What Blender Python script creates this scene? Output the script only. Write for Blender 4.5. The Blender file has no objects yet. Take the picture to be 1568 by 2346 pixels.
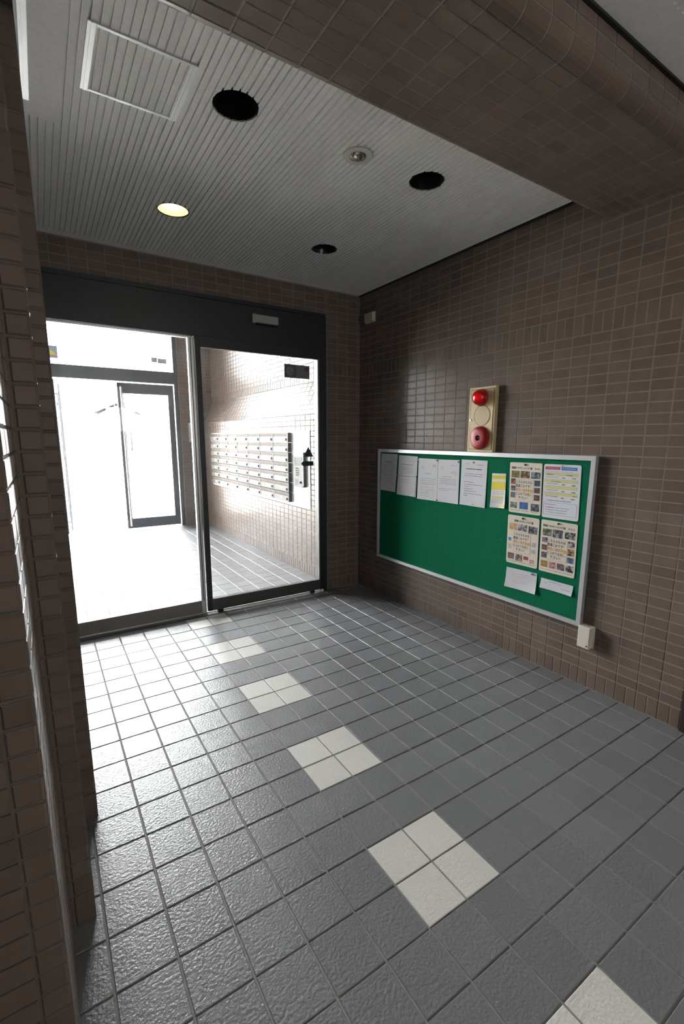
import bpy, bmesh, math, random
from mathutils import Matrix, Vector
random.seed(7)
S = bpy.context.scene
COL = S.collection

# ------------------------------------------------------------------ camera
F_PX, W_PX, H_PX = 1060.8004, 1568, 2346
PPX, PPY = 790.7067, 1196.4962
CAM = Vector((-0.77538, -1.05886, 1.33043))
RT = Vector((0.838880714, -0.544308235, 0.002773501))
DN = Vector((-0.09461714, -0.150836731, -0.984020263))
FW = Vector((0.536028678, 0.8252132, -0.178034913))
cd = bpy.data.cameras.new('camera')
cam = bpy.data.objects.new('camera', cd); COL.objects.link(cam)
M = Matrix((( RT.x, -DN.x, -FW.x, CAM.x), (RT.y, -DN.y, -FW.y, CAM.y), (RT.z, -DN.z, -FW.z, CAM.z), (0, 0, 0, 1)))
cam.matrix_world = M
cd.sensor_fit = 'VERTICAL'; cd.sensor_height = 36.0
cd.lens = F_PX / H_PX * 36.0
cd.shift_x = (W_PX / 2 - PPX) / H_PX
cd.shift_y = (PPY - H_PX / 2) / H_PX
cd.clip_start = 0.02; cd.clip_end = 300
S.camera = cam

def px_of(p):
    v = Vector(p) - CAM
    z = v.dot(FW)
    if z < 0.05: return None
    return (v.dot(RT) / z * F_PX + PPX, v.dot(DN) / z * F_PX + PPY, z)

# ------------------------------------------------------------------ world, light, exposure
w = bpy.data.worlds.new('overcast_sky'); S.world = w; w.use_nodes = True
bg = w.node_tree.nodes['Background']
bg.inputs['Color'].default_value = (0.97, 0.985, 1.0, 1); bg.inputs['Strength'].default_value = 1.0
S.view_settings.view_transform = 'Standard'; S.view_settings.look = 'None'
S.view_settings.gamma = 1.0; S.view_settings.use_curve_mapping = False
S.view_settings.exposure = 5.8
cy = S.cycles
cy.max_bounces = 14; cy.diffuse_bounces = 8; cy.glossy_bounces = 6; cy.transmission_bounces = 8
cy.transparent_max_bounces = 16; cy.caustics_reflective = False; cy.caustics_refractive = False
cy.sample_clamp_indirect = 12.0; cy.use_denoising = True; cy.blur_glossy = 0.5
sd = bpy.data.lights.new('sun', 'SUN'); sd.energy = 2.6; sd.angle = math.radians(1.0); sd.color = (1.0, 0.97, 0.92)
sun = bpy.data.objects.new('sun', sd); COL.objects.link(sun)
sun.rotation_euler = Vector((0.50, 0.10, -0.86)).to_track_quat('-Z', 'Y').to_euler()
def portal(loc, rot, sx, sy):
    l = bpy.data.lights.new('sky_portal', 'AREA'); l.shape = 'RECTANGLE'; l.size = sx; l.size_y = sy
    l.cycles.is_portal = True
    o = bpy.data.objects.new('sky_portal', l); COL.objects.link(o); o.location = loc; o.rotation_euler = rot
portal((-0.3, 6.45, 1.7), (-math.pi / 2, 0, 0), 2.7, 3.5)
portal((0.45, -3.36, 1.65), (math.pi / 2, 0, 0), 0.46, 0.4)

# ------------------------------------------------------------------ materials
MATS = {}
def new_mat(name):
    m = bpy.data.materials.new(name); m.use_nodes = True
    return m, m.node_tree, m.node_tree.nodes['Principled BSDF']
def mat(name, col, rough=0.5, metal=0.0, var=0.0, nscale=20.0, bump=0.0, bscale=200.0, bdist=0.001, tilevar=0.0, emit=None, estr=0.0, coat=0.0, spec=None, trans=0.0):
    if name in MATS: return MATS[name]
    m, t, p = new_mat(name)
    p.inputs['Base Color'].default_value = (*col, 1)
    p.inputs['Roughness'].default_value = rough; p.inputs['Metallic'].default_value = metal
    if spec is not None: p.inputs['Specular IOR Level'].default_value = spec
    if coat: p.inputs['Coat Weight'].default_value = coat; p.inputs['Coat Roughness'].default_value = 0.12
    if trans: p.inputs['Transmission Weight'].default_value = trans
    if emit: p.inputs['Emission Color'].default_value = (*emit, 1); p.inputs['Emission Strength'].default_value = estr
    N, L = t.nodes, t.links
    geo = N.new('ShaderNodeNewGeometry')
    src = None
    if var > 0:
        n = N.new('ShaderNodeTexNoise'); n.inputs['Scale'].default_value = nscale; n.inputs['Detail'].default_value = 4
        L.new(geo.outputs['Position'], n.inputs['Vector'])
        mr = N.new('ShaderNodeMapRange'); mr.inputs['From Min'].default_value = 0.25; mr.inputs['From Max'].default_value = 0.75
        mr.inputs['To Min'].default_value = 1 - var; mr.inputs['To Max'].default_value = 1 + var
        L.new(n.outputs['Fac'], mr.inputs['Value']); src = mr.outputs['Result']
    if tilevar > 0:
        oi = N.new('ShaderNodeObjectInfo')
        ad = N.new('ShaderNodeMath'); ad.operation = 'ADD'; L.new(oi.outputs['Random'], ad.inputs[0]); L.new(geo.outputs['Random Per Island'], ad.inputs[1])
        fr = N.new('ShaderNodeMath'); fr.operation = 'FRACT'; L.new(ad.outputs[0], fr.inputs[0])
        mr = N.new('ShaderNodeMapRange'); mr.inputs['To Min'].default_value = 1 - tilevar; mr.inputs['To Max'].default_value = 1 + tilevar
        L.new(fr.outputs[0], mr.inputs['Value'])
        if src is None: src = mr.outputs['Result']
        else:
            mu = N.new('ShaderNodeMath'); mu.operation = 'MULTIPLY'; L.new(src, mu.inputs[0]); L.new(mr.outputs['Result'], mu.inputs[1]); src = mu.outputs[0]
    if src is not None:
        mx = N.new('ShaderNodeVectorMath'); mx.operation = 'SCALE'; mx.inputs[0].default_value = col
        L.new(src, mx.inputs['Scale']); L.new(mx.outputs[0], p.inputs['Base Color'])
    if bump > 0:
        n = N.new('ShaderNodeTexNoise'); n.inputs['Scale'].default_value = bscale; n.inputs['Detail'].default_value = 3
        L.new(geo.outputs['Position'], n.inputs['Vector'])
        b = N.new('ShaderNodeBump'); b.inputs['Strength'].default_value = bump; b.inputs['Distance'].default_value = bdist
        L.new(n.outputs['Fac'], b.inputs['Height']); L.new(b.outputs['Normal'], p.inputs['Normal'])
    MATS[name] = m
    return m
def glass_mat(name, tint=(0.965, 0.97, 0.97), haze=0.02):
    m, t, p = new_mat(name); N, L = t.nodes, t.links
    N.remove(p)
    out = N['Material Output']
    tr = N.new('ShaderNodeBsdfTransparent'); tr.inputs['Color'].default_value = (*tint, 1)
    gl = N.new('ShaderNodeBsdfGlossy'); gl.inputs['Roughness'].default_value = 0.02
    fr = N.new('ShaderNodeFresnel'); fr.inputs['IOR'].default_value = 1.45
    mx = N.new('ShaderNodeMixShader'); L.new(fr.outputs[0], mx.inputs[0]); L.new(tr.outputs[0], mx.inputs[1]); L.new(gl.outputs[0], mx.inputs[2])
    tl = N.new('ShaderNodeBsdfTranslucent'); tl.inputs['Color'].default_value = (0.8, 0.85, 0.9, 1)
    geo = N.new('ShaderNodeNewGeometry')
    n = N.new('ShaderNodeTexNoise'); n.inputs['Scale'].default_value = 3.0; n.inputs['Detail'].default_value = 5
    L.new(geo.outputs['Position'], n.inputs['Vector'])
    mr = N.new('ShaderNodeMapRange'); mr.inputs['From Min'].default_value = 0.3; mr.inputs['From Max'].default_value = 0.7
    mr.inputs['To Min'].default_value = haze * 0.4; mr.inputs['To Max'].default_value = haze * 1.6
    L.new(n.outputs['Fac'], mr.inputs['Value'])
    m2 = N.new('ShaderNodeMixShader'); L.new(mr.outputs[0], m2.inputs[0]); L.new(mx.outputs[0], m2.inputs[1]); L.new(tl.outputs[0], m2.inputs[2])
    L.new(m2.outputs[0], out.inputs['Surface'])
    MATS[name] = m
    return m
TILE = mat('brown_wall_tile', (0.150, 0.112, 0.090), 0.31, var=0.10, nscale=9, tilevar=0.10, bump=0.12, bscale=260, bdist=0.0005, spec=0.26)
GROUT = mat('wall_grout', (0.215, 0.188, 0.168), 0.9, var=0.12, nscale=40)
DGROUT = mat('shaded_wall_grout', (0.13, 0.11, 0.095), 0.9, var=0.12, nscale=40)  # same grout, darkened for the shade in the left jamb joints
FDARK = mat('grey_floor_tile', (0.172, 0.173, 0.182), 0.40, var=0.06, nscale=160, tilevar=0.07, bump=0.9, bscale=115, bdist=0.0022, spec=0.8)
FLITE = mat('pale_floor_tile', (0.63, 0.615, 0.575), 0.42, var=0.05, nscale=160, tilevar=0.04, bump=0.8, bscale=115, bdist=0.0022, spec=0.7)
FGROUT = mat('floor_grout', (0.21, 0.205, 0.19), 0.85, var=0.15, nscale=30)
CEIL = mat('white_ceiling_board', (0.86, 0.85, 0.83), 0.85, var=0.05, nscale=70)
CEILTRIM = mat('white_ceiling_frame', (0.93, 0.94, 0.95), 0.25, spec=0.9)
DARK = mat('black_bronze_metal', (0.018, 0.018, 0.021), 0.42, metal=0.0, var=0.1, nscale=6)
DARK2 = mat('brushed_dark_metal', (0.075, 0.070, 0.066), 0.38, var=0.12, nscale=8)
RAIL = mat('daylit_bronze_rail', (0.24, 0.215, 0.20), 0.4, var=0.12, nscale=8)  # lighter metal tone: the daylight on this rail is painted in
SILVER = mat('satin_aluminium', (0.62, 0.62, 0.61), 0.32, metal=0.85)
BLACK = mat('matt_black', (0.008, 0.008, 0.009), 0.6)
SHADOWGAP = mat('painted_shadow_gap', (0.012, 0.012, 0.011), 0.7)  # black strip paints the shade of the gap at the ceiling edge
PLASTER = mat('dim_plaster', (0.45, 0.43, 0.40), 0.9, var=0.05)
BROWNWALL = mat('plain_brown_wall', (0.150, 0.112, 0.090), 0.5, var=0.12, nscale=12)
GLASS = glass_mat('door_glass', haze=0.005)
GLASS2 = glass_mat('outer_glass', haze=0.010)

# ------------------------------------------------------------------ mesh helpers
def link(o, parent=None):
    COL.objects.link(o)
    if parent is not None: o.parent = parent
    return o
def tag(o, label=None, cat=None, group=None, kind=None):
    if label: o['label'] = label
    if cat: o['category'] = cat
    if group: o['group'] = group
    if kind: o['kind'] = kind
    return o
def empty(name, loc, label=None, cat=None, group=None, kind=None):
    o = bpy.data.objects.new(name, None); o.location = loc; o.empty_display_size = 0.05
    link(o); return tag(o, label, cat, group, kind)
class MB:
    def __init__(s): s.bm = bmesh.new()
    def box(s, a, b, bev=0.0):
        x0, y0, z0 = a; x1, y1, z1 = b
        if x0 > x1: x0, x1 = x1, x0
        if y0 > y1: y0, y1 = y1, y0
        if z0 > z1: z0, z1 = z1, z0
        bm = s.bm
        v = [bm.verts.new(p) for p in ((x0,y0,z0),(x1,y0,z0),(x1,y1,z0),(x0,y1,z0),(x0,y0,z1),(x1,y0,z1),(x1,y1,z1),(x0,y1,z1))]
        fs = [bm.faces.new([v[i] for i in q]) for q in ((0,3,2,1),(4,5,6,7),(0,1,5,4),(1,2,6,5),(2,3,7,6),(3,0,4,7))]
        if bev > 0:
            es = list({e for f in fs for e in f.edges})
            bmesh.ops.bevel(bm, geom=es, offset=bev, segments=2, profile=0.5, affect='EDGES')
        return s
    def lathe(s, prof, c=(0,0,0), axis='z', n=32, cap0=False, cap1=False):
        # prof: (r, h) pairs along axis
        bm = s.bm; rings = []
        for r, h in prof:
            ring = []
            for i in range(n):
                a = 2 * math.pi * i / n; u, v_ = r * math.cos(a), r * math.sin(a)
                p = {'z': (u, v_, h), 'x': (h, u, v_), 'y': (u, h, v_)}[axis]
                ring.append(bm.verts.new((c[0]+p[0], c[1]+p[1], c[2]+p[2])))
            rings.append(ring)
        for a, b in zip(rings, rings[1:]):
            for i in range(n):
                j = (i + 1) % n; bm.faces.new((a[i], a[j], b[j], b[i]))
        if cap0: bm.faces.new(rings[0][::-1])
        if cap1: bm.faces.new(rings[-1])
        return s
    def prism(s, pts, axis, h0, h1):
        # polygon pts (2d) extruded along axis between h0 and h1
        bm = s.bm
        def P(p, h): return {'x': (h, p[0], p[1]), 'y': (p[0], h, p[1]), 'z': (p[0], p[1], h)}[axis]
        a = [bm.verts.new(P(p, h0)) for p in pts]; b = [bm.verts.new(P(p, h1)) for p in pts]
        n = len(pts)
        for i in range(n):
            j = (i + 1) % n; bm.faces.new((a[i], a[j], b[j], b[i]))
        bm.faces.new(a[::-1]); bm.faces.new(b)
        return s
    def done(s, name, m, parent=None, smooth=False, origin=None):
        bmesh.ops.recalc_face_normals(s.bm, faces=s.bm.faces)
        me = bpy.data.meshes.new(name); s.bm.to_mesh(me); s.bm.free()
        me.materials.append(m)
        if smooth:
            for p in me.polygons: p.use_smooth = True
            try: me.set_sharp_from_angle(angle=math.radians(40))
            except Exception: pass
        o = bpy.data.objects.new(name, me); link(o, parent)
        if parent is not None:
            pl = parent.location
            pp = parent.parent
            off = Vector(pl) if pp is None else Vector(pl) + Vector(pp.location)
            me.transform(Matrix.Translation(-off))
        if origin is not None:
            me.transform(Matrix.Translation(-Vector(origin))); o.location = origin
        return o
def box(name, a, b, m, parent=None, bev=0.0):
    return MB().box(a, b, bev).done(name, m, parent)
def struct(o, label, cat):
    return tag(o, label, cat, kind='structure')

TILE_MESH = {}
def tile_mesh(wd, h, th, ch, m, key='tile'):
    k = (key, round(wd, 4), round(h, 4), th, m.name)
    if k in TILE_MESH: return TILE_MESH[k]
    ch = min(ch, wd * 0.3, h * 0.3)
    a, b = wd / 2, h / 2
    vs = [(-a,-b,0),(a,-b,0),(a,b,0),(-a,b,0), (-a,-b,th-ch),(a,-b,th-ch),(a,b,th-ch),(-a,b,th-ch), (-a+ch,-b+ch,th),(a-ch,-b+ch,th),(a-ch,b-ch,th),(-a+ch,b-ch,th)]
    fs = [(0,1,5,4),(1,2,6,5),(2,3,7,6),(3,0,4,7),(4,5,9,8),(5,6,10,9),(6,7,11,10),(7,4,8,11),(8,9,10,11)]
    me = bpy.data.meshes.new(key); me.from_pydata(vs, [], fs); me.materials.append(m)
    TILE_MESH[k] = me
    return me
def lay_tiles(parent, tiles, org, U, V, N, th=0.006, ch=0.0012, name='tile', most=300, rest='tiles_beyond'):
    """tiles: (u_centre, v_centre, w, h, material) in the frame org + u U + v V, facing N."""
    U, V, N = Vector(U), Vector(V), Vector(N); org = Vector(org)
    ranked = []
    for t in tiles:
        c = org + U * t[0] + V * t[1]
        q = px_of(c)
        if q is None: key = 1e6 + (c - CAM).length
        else:
            inn = -90 < q[0] < W_PX + 90 and -90 < q[1] < H_PX + 90
            d = (CAM - c); facing = max(0.02, d.normalized().dot(N))
            key = d.length ** 2 / facing + (0 if inn else 1e5)
        ranked.append((key, t, c))
    ranked.sort(key=lambda r: r[0])
    R3 = Matrix((U, V, N)).transposed()
    off = Vector(parent.location) if parent.parent is None else Vector(parent.location) + Vector(parent.parent.location)
    for key, t, c in ranked[:most]:
        me = tile_mesh(t[2], t[3], th, ch, t[4], name)
        o = bpy.data.objects.new(name, me)
        j = Matrix.Rotation(random.uniform(-0.0018, 0.0018), 3, 'X') @ Matrix.Rotation(random.uniform(-0.0018, 0.0018), 3, 'Y')
        mm = (R3 @ j).to_4x4(); mm.translation = c - off + N * random.uniform(-0.0003, 0.0003)
        link(o, parent); o.matrix_local = mm
    groups = {}
    for key, t, c in ranked[most:]: groups.setdefault(t[4].name, []).append((t, c))
    if groups:
        vs, fs, mi, ms = [], [], [], []
        for gi, (mn, lst) in enumerate(groups.items()):
            ms.append(lst[0][0][4])
            for t, c in lst:
                me = tile_mesh(t[2], t[3], th, ch, t[4], name)
                b = len(vs)
                for v in me.vertices: vs.append(tuple(R3 @ v.co + c - off))
                for p in me.polygons: fs.append(tuple(b + i for i in p.vertices)); mi.append(gi)
        me = bpy.data.meshes.new(rest); me.from_pydata(vs, [], fs)
        for m in ms: me.materials.append(m)
        me.polygons.foreach_set('material_index', mi)
        o = bpy.data.objects.new(rest, me); link(o, parent); o['kind'] = 'stuff'
def cells(lo, hi, step, anchor):
    """joint-to-joint spans of a grid of pitch step through anchor, clipped to lo..hi"""
    k = math.floor((lo - anchor) / step + 1e-6); out = []
    while anchor + k * step < hi - 1e-6:
        a, b = max(lo, anchor + k * step), min(hi, anchor + (k + 1) * step)
        if b - a > 0.012: out.append((a, b))
        k += 1
    return out
G = 0.0055
def wall_tiles(u0, u1, ua, z0, z1, skip=None):
    """stack-bond 100 x 50 tiles with soldier courses at the foot and at 1.85 m"""
    out = []
    rows = []
    z = 0.0
    rows.append((0.0, 0.098, True))
    for i in range(35): rows.append((0.098 + i * 0.05 * 1.0006, 0.098 + (i + 1) * 0.05 * 1.0006, False))
    b = 1.85
    rows.append((b, b + 0.1, True))
    k = 0
    while b + 0.1 + k * 0.05 < 3.2: rows.append((b + 0.1 + k * 0.05, b + 0.15 + k * 0.05, False)); k += 1
    for a, c, sold in rows:
        a, c = max(a, z0), min(c, z1)
        if c - a < 0.012: continue
        for p, q in cells(u0, u1, 0.05 if sold else 0.1, ua):
            if skip and skip((p + q) / 2, (a + c) / 2): continue
            out.append(((p + q) / 2, (a + c) / 2, q - p - G, c - a - G, TILE))
    return out

XR, YB, ZC = 1.595, 2.366, 2.505       # right wall, door wall, ceiling
TH = 0.006
# ------------------------------------------------------------------ floors
def floor_tiles(x0, x1, y0, y1):
    out = []
    for a, b in cells(x0, x1, 0.15, 0.0):
        for c, d in cells(y0, y1, 0.15, 0.0):
            i, j = round(((a + b) / 2 - 0.075) / 0.15), round(((c + d) / 2 - 0.075) / 0.15)
            lite = i in (0, 1) and (j % 4) in (2, 3)
            out.append(((a + b) / 2, (c + d) / 2, b - a - 0.0055, d - c - 0.0055, FLITE if lite else FDARK))
    return out
fl = box('floor', (-1.7, -3.2, -0.12), (1.75, 2.31, -0.0025), FGROUT)
struct(fl, 'lobby floor of square grey stone tiles with pale two-by-two inlays', 'floor')
lay_tiles(fl, floor_tiles(-1.215, XR, -1.35, 2.31) + floor_tiles(1.254, XR, 2.31, YB), (0, 0, -TH), (1, 0, 0), (0, 1, 0), (0, 0, 1), TH, 0.0016)
fv = box('floor_vestibule', (-1.75, 2.31, -0.12), (1.6, 6.35, -0.0025), FGROUT)
struct(fv, 'sunlit vestibule floor of square grey tiles beyond the sliding door', 'floor')
lay_tiles(fv, floor_tiles(-1.6, 1.345, 2.42, 6.25), (0, 0, -TH), (1, 0, 0), (0, 1, 0), (0, 0, 1), TH, 0.0016)
gr = box('ground_outside', (-60, 6.35, -0.3), (60, 80, -0.02), mat('pale_concrete', (0.45, 0.44, 0.42), 0.9, var=0.08, nscale=2))
struct(gr, 'pale bright paved ground outside the glazed entrance', 'ground')
gl2 = box('ground_side', (-60, 2.2, -0.3), (-1.76, 6.35, -0.02), MATS['pale_concrete'])
struct(gl2, 'pale paved ground alongside the glazed side of the vestibule', 'ground')

# ------------------------------------------------------------------ right wall
wr = box('wall_right', (XR + 0.0014, -0.27, -0.1), (XR + 0.16, YB + 0.15, 2.75), GROUT)
struct(wr, 'brown tiled wall carrying the green notice board', 'wall')
lay_tiles(wr, wall_tiles(-0.27, YB, 0.0244, 0.0, ZC), (XR + TH, 0, 0), (0, 1, 0), (0, 0, 1), (-1, 0, 0), TH)
# ------------------------------------------------------------------ door wall
wb = MB().box((1.252, YB + 0.0014, -0.1), (1.76, YB + 0.15, 2.75)).box((-1.3, YB + 0.0014, 2.318), (1.252, YB + 0.15, 2.75)).box((-1.3, YB + 0.0014, -0.1), (-0.872, YB + 0.15, 2.318)).done('wall_back', GROUT)
struct(wb, 'dark brown tiled wall around the automatic sliding door', 'wall')
lay_tiles(wb, wall_tiles(1.252, XR, 1.57, 0, ZC) + wall_tiles(-1.215, 1.252, 1.57, 2.318, ZC) + wall_tiles(-1.215, -0.872, 1.57, 0, 2.318),
          (0, YB + TH, 0), (1, 0, 0), (0, 0, 1), (0, -1, 0), TH)
# ------------------------------------------------------------------ stepped tiled jambs at the left
def jamb(name, x_in, x_out, y0, y1, ztop, label, side_seen=False, side=True, cut=0.05):
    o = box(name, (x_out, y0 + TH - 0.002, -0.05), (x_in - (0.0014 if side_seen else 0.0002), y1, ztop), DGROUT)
    struct(o, label, 'wall')
    t = []
    for (u, z, wd, h, m) in wall_tiles(0, x_in - x_out, cut, 0, ztop):
        t.append((u, z, wd, h, m))
    # u runs leftwards from the corner
    lay_tiles(o, [(-u, z, wd, h, m) for u, z, wd, h, m in t], (x_in, y0 + TH, 0), (1, 0, 0), (0, 0, 1), (0, -1, 0), TH, 0.003, most=190)
    if side:
        lay_tiles(o, wall_tiles(y0 + TH + 0.001, y1, y0, 0, ztop), (x_in - TH, 0, 0), (0, 1, 0), (0, 0, 1), (1, 0, 0), TH, 0.002, most=100, rest='side_tiles_beyond')
    return o
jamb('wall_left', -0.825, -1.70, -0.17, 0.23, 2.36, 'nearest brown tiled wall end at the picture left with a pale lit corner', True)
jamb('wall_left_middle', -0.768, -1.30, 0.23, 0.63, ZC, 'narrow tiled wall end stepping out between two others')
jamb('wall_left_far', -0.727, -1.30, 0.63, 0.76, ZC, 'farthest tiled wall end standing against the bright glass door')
struct(box('wall_left_recess', (-1.36, 0.76, -0.1), (-1.215, YB, 2.7), BROWNWALL), 'brown wall of the recess left of the glass door', 'wall')

# ------------------------------------------------------------------ beam
ZB, BY0, BY1 = 2.36, -0.17, 0.32
RB = 0.045
prof = []
for y_c, a0, a1 in ((BY0 + RB, 180, 270), (BY1 - RB, 270, 360)):
    for k in range(7):
        a = math.radians(a0 + (a1 - a0) * k / 6); prof.append((y_c + (RB - 0.0014) * math.cos(a), ZB + RB + (RB - 0.0014) * math.sin(a)))
prof += [(BY1 - TH, 2.7), (BY0 + TH, 2.7)]
bm_ = MB().prism(prof, 'x', -0.825, XR).done('beam', GROUT)
struct(bm_, 'deep brown tiled ceiling beam with rounded edges crossing overhead', 'beam')
bx = cells(-0.825, XR, 0.1, -0.365)
bt = []
for a, b in bx:
    for c, d in cells(BY0 + RB, BY1 - RB, 0.05, BY0 + RB):
        bt.append(((a + b) / 2, (c + d) / 2, b - a - G, d - c - G, TILE))
lay_tiles(bm_, [(u, -v, a, b, m) for u, v, a, b, m in bt], (0, 0, ZB + TH), (1, 0, 0), (0, -1, 0), (0, 0, -1), TH, most=220)
lay_tiles(bm_, [((a + b) / 2, (c + d) / 2, b - a - G, d - c - G, TILE) for a, b in bx for c, d in cells(ZB + RB, 2.495, 0.05, ZB + RB)], (0, BY0 + TH, 0), (1, 0, 0), (0, 0, 1), (0, -1, 0), TH, most=60)
def bullnose(wd, far):
    k = ('bull', round(wd, 4), far)
    if k in TILE_MESH: return TILE_MESH[k]
    vs, fs = [], []
    n = 6
    for i in range(n + 1):
        a = math.radians((270 + 90 * i / n) if far else (180 + 90 * i / n))
        a = math.radians((271.5 + 87 * i / n) if far else (181.5 + 87 * i / n))
        for x in (-wd / 2, wd / 2):
            for r in (RB, RB - TH): vs.append((x, r * math.cos(a), r * math.sin(a)))
    for i in range(n):
        b = 4 * i
        fs += [(b, b + 2, b + 6, b + 4), (b + 1, b + 5, b + 7, b + 3), (b, b + 4, b + 5, b + 1), (b + 2, b + 3, b + 7, b + 6)]
    fs += [(0, 1, 3, 2), (4 * n, 4 * n + 2, 4 * n + 3, 4 * n + 1)]
    me = bpy.data.meshes.new('edge_tile'); me.from_pydata(vs, [], fs); me.materials.append(TILE)
    bm = bmesh.new(); bm.from_mesh(me); bmesh.ops.recalc_face_normals(bm, faces=bm.faces); bm.to_mesh(me); bm.free()
    TILE_MESH[k] = me
    return me
for a, b in bx:
    for far, yc in ((False, BY0 + RB), (True, BY1 - RB)):
        o = bpy.data.objects.new('edge_tile', bullnose(b - a - G, far)); link(o, bm_); o.location = ((a + b) / 2, yc, ZB + RB)

# ------------------------------------------------------------------ ceiling
DL = [(-0.070, 0.757), (0.846, 0.748), (-0.074, 1.687), (0.847, 1.689)]
EL = (0.463, 0.756)
R_DL, R_EL = 0.082, 0.036
bm = bmesh.new()
def loop(pts):
    v = [bm.verts.new((x, y, ZC + 0.008)) for x, y in pts]
    return [bm.edges.new((v[i], v[(i + 1) % len(v)])) for i in range(len(v))]
es = loop([(-1.3, BY1 - 0.02), (XR + 0.02, BY1 - 0.02), (XR + 0.02, YB + 0.05), (-1.3, YB + 0.05)])
for c in DL: es += loop([(c[0] + R_DL * math.cos(2 * math.pi * i / 36), c[1] + R_DL * math.sin(2 * math.pi * i / 36)) for i in range(36)])
es += loop([(EL[0] + R_EL * math.cos(2 * math.pi * i / 24), EL[1] + R_EL * math.sin(2 * math.pi * i / 24)) for i in range(24)])
bmesh.ops.triangle_fill(bm, use_beauty=True, use_dissolve=False, edges=es)
for f in bm.faces:
    if f.normal.z > 0: f.normal_flip()
me = bpy.data.meshes.new('ceiling'); bm.to_mesh(me); bm.free(); me.materials.append(CEIL)
ce = bpy.data.objects.new('ceiling', me); link(ce)
struct(ce, 'white ribbed ceiling board over the lobby', 'ceiling')
struct(box('ceiling_slab', (-1.8, -3.3, 2.70), (1.8, YB + 0.16, 2.85), PLASTER), 'concrete slab above the lobby ceiling', 'ceiling')
PITCH, GA = 0.0255, -0.671
def rib(x0, x1, y0, y1, z=ZC, par=None):
    holes = sorted([(c[0], c[1], R_DL) for c in DL] + [(EL[0], EL[1], R_EL)], key=lambda h: h[1])
    n = 4; xs = [x0 + (x1 - x0) * i / n for i in range(n + 1)]
    low = [y0] * (n + 1); mb = MB()
    def seg(lo, hi):
        q = [(x, a) for x, a in zip(xs, lo)] + [(x, b) for x, b in zip(reversed(xs), reversed(hi))]
        if all(b - a > 0.0005 for a, b in zip(lo, hi)): mb.prism(q, 'z', z, z + 0.0075)
    for hx, hy, r in holes:
        if x1 > hx - r and x0 < hx + r:
            h = [math.sqrt(max(0.0, r * r - (x - hx) ** 2)) for x in xs]
            seg(low, [hy - a for a in h]); low = [hy + a for a in h]
    seg(low, [y1] * (n + 1))
    return mb.done('ceiling_rib', CEIL, par)
k = -22
while True:
    g0 = GA + k * PITCH; g1 = g0 + PITCH; k += 1
    if g1 > XR - 0.02: break
    rib(g0 + 0.0032, g1 - 0.0032, 1.217 if (g0 + g1) / 2 < -0.60 else BY1 - 0.01, 2.305, ZC, ce)
box('border_strip', (-1.3, 2.305, ZC), (XR - 0.014, YB, ZC + 0.0075), CEIL, ce)
box('plain_board', (-1.3, BY1, ZC), (-0.597, 1.217, ZC + 0.0075), CEIL, ce)
box('border_strip', (g0 + 0.003, BY1, ZC), (XR - 0.014, 2.305, ZC + 0.0075), CEIL, ce)
struct(box('trim_1', (XR - 0.014, BY1, ZC - 0.008), (XR, YB, ZC + 0.0075), SHADOWGAP), 'thin black strip standing for the shadow gap between the ribbed ceiling and the notice board wall', 'trim')
cn = box('ceiling_near', (-1.7, -3.2, 2.503), (1.75, BY0, 2.53), CEIL)
struct(cn, 'ceiling strip on the near side of the tiled beam', 'ceiling')
box('border_strip', (-1.7, BY0 - 0.125, 2.495), (1.7, BY0 - 0.012, 2.503), CEIL, cn)
for k in range(20, 96): box('ceiling_rib', (GA + k * PITCH + 0.0032, -1.2, 2.495), (GA + (k + 1) * PITCH - 0.0032, BY0 - 0.125, 2.503), CEIL, cn)
struct(box('trim_2', (-0.82, BY0 - 0.012, 2.487), (XR, BY0, 2.503), SHADOWGAP), 'black strip standing for the shadow gap along the near upper edge of the beam', 'trim')

# near zone shell (behind the camera)
struct(MB().box((-1.8, -3.3, -0.1), (1.8, -3.2, 1.45)).box((-1.8, -3.3, 1.85), (1.8, -3.2, 2.7)).box((-1.8, -3.3, 1.45), (0.22, -3.2, 1.85)).box((0.68, -3.3, 1.45), (1.8, -3.2, 1.85)).done('wall_near_back', PLASTER), 'plain wall with an opening added for fill light behind the viewpoint', 'wall')
w6 = empty('fill_window', (0.45, -3.25, 1.45)); struct(w6, 'unseen small window added behind the viewpoint for fill light', 'window')  # unseen opening, added so daylight fills the near surfaces
box('glass_pane', (0.22, -3.253, 1.45), (0.68, -3.247, 1.85), GLASS2, w6)
box('window_bar', (0.435, -3.28, 1.45), (0.465, -3.22, 1.85), SILVER, w6)
struct(box('wall_near_left', (-1.8, -3.2, -0.1), (-1.7, -0.17, 2.7), PLASTER), 'plain wall left of the viewpoint', 'wall')
d4 = empty('door_4', (1.62, -0.27, 0)); struct(d4, 'dark reddish brown steel door frame at the near end of the tiled wall', 'door')
DF = mat('dark_red_brown_paint', (0.030, 0.016, 0.014), 0.5, var=0.08)
box('door_frame', (1.585, -0.335, 0), (1.75, -0.272, 2.36), DF, d4, 0.002)
box('door_leaf', (1.66, -1.25, 0.005), (1.70, -0.335, 2.30), DF, d4)
box('door_frame', (1.585, -1.31, 0), (1.75, -1.25, 2.36), DF, d4, 0.002)
box('door_frame', (1.585, -1.25, 2.30), (1.75, -0.335, 2.36), DF, d4, 0.002)
struct(box('wall_near_right', (1.72, -3.2, -0.1), (1.8, -0.27, 2.7), PLASTER), 'plain wall behind the dark steel door', 'wall')

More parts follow.
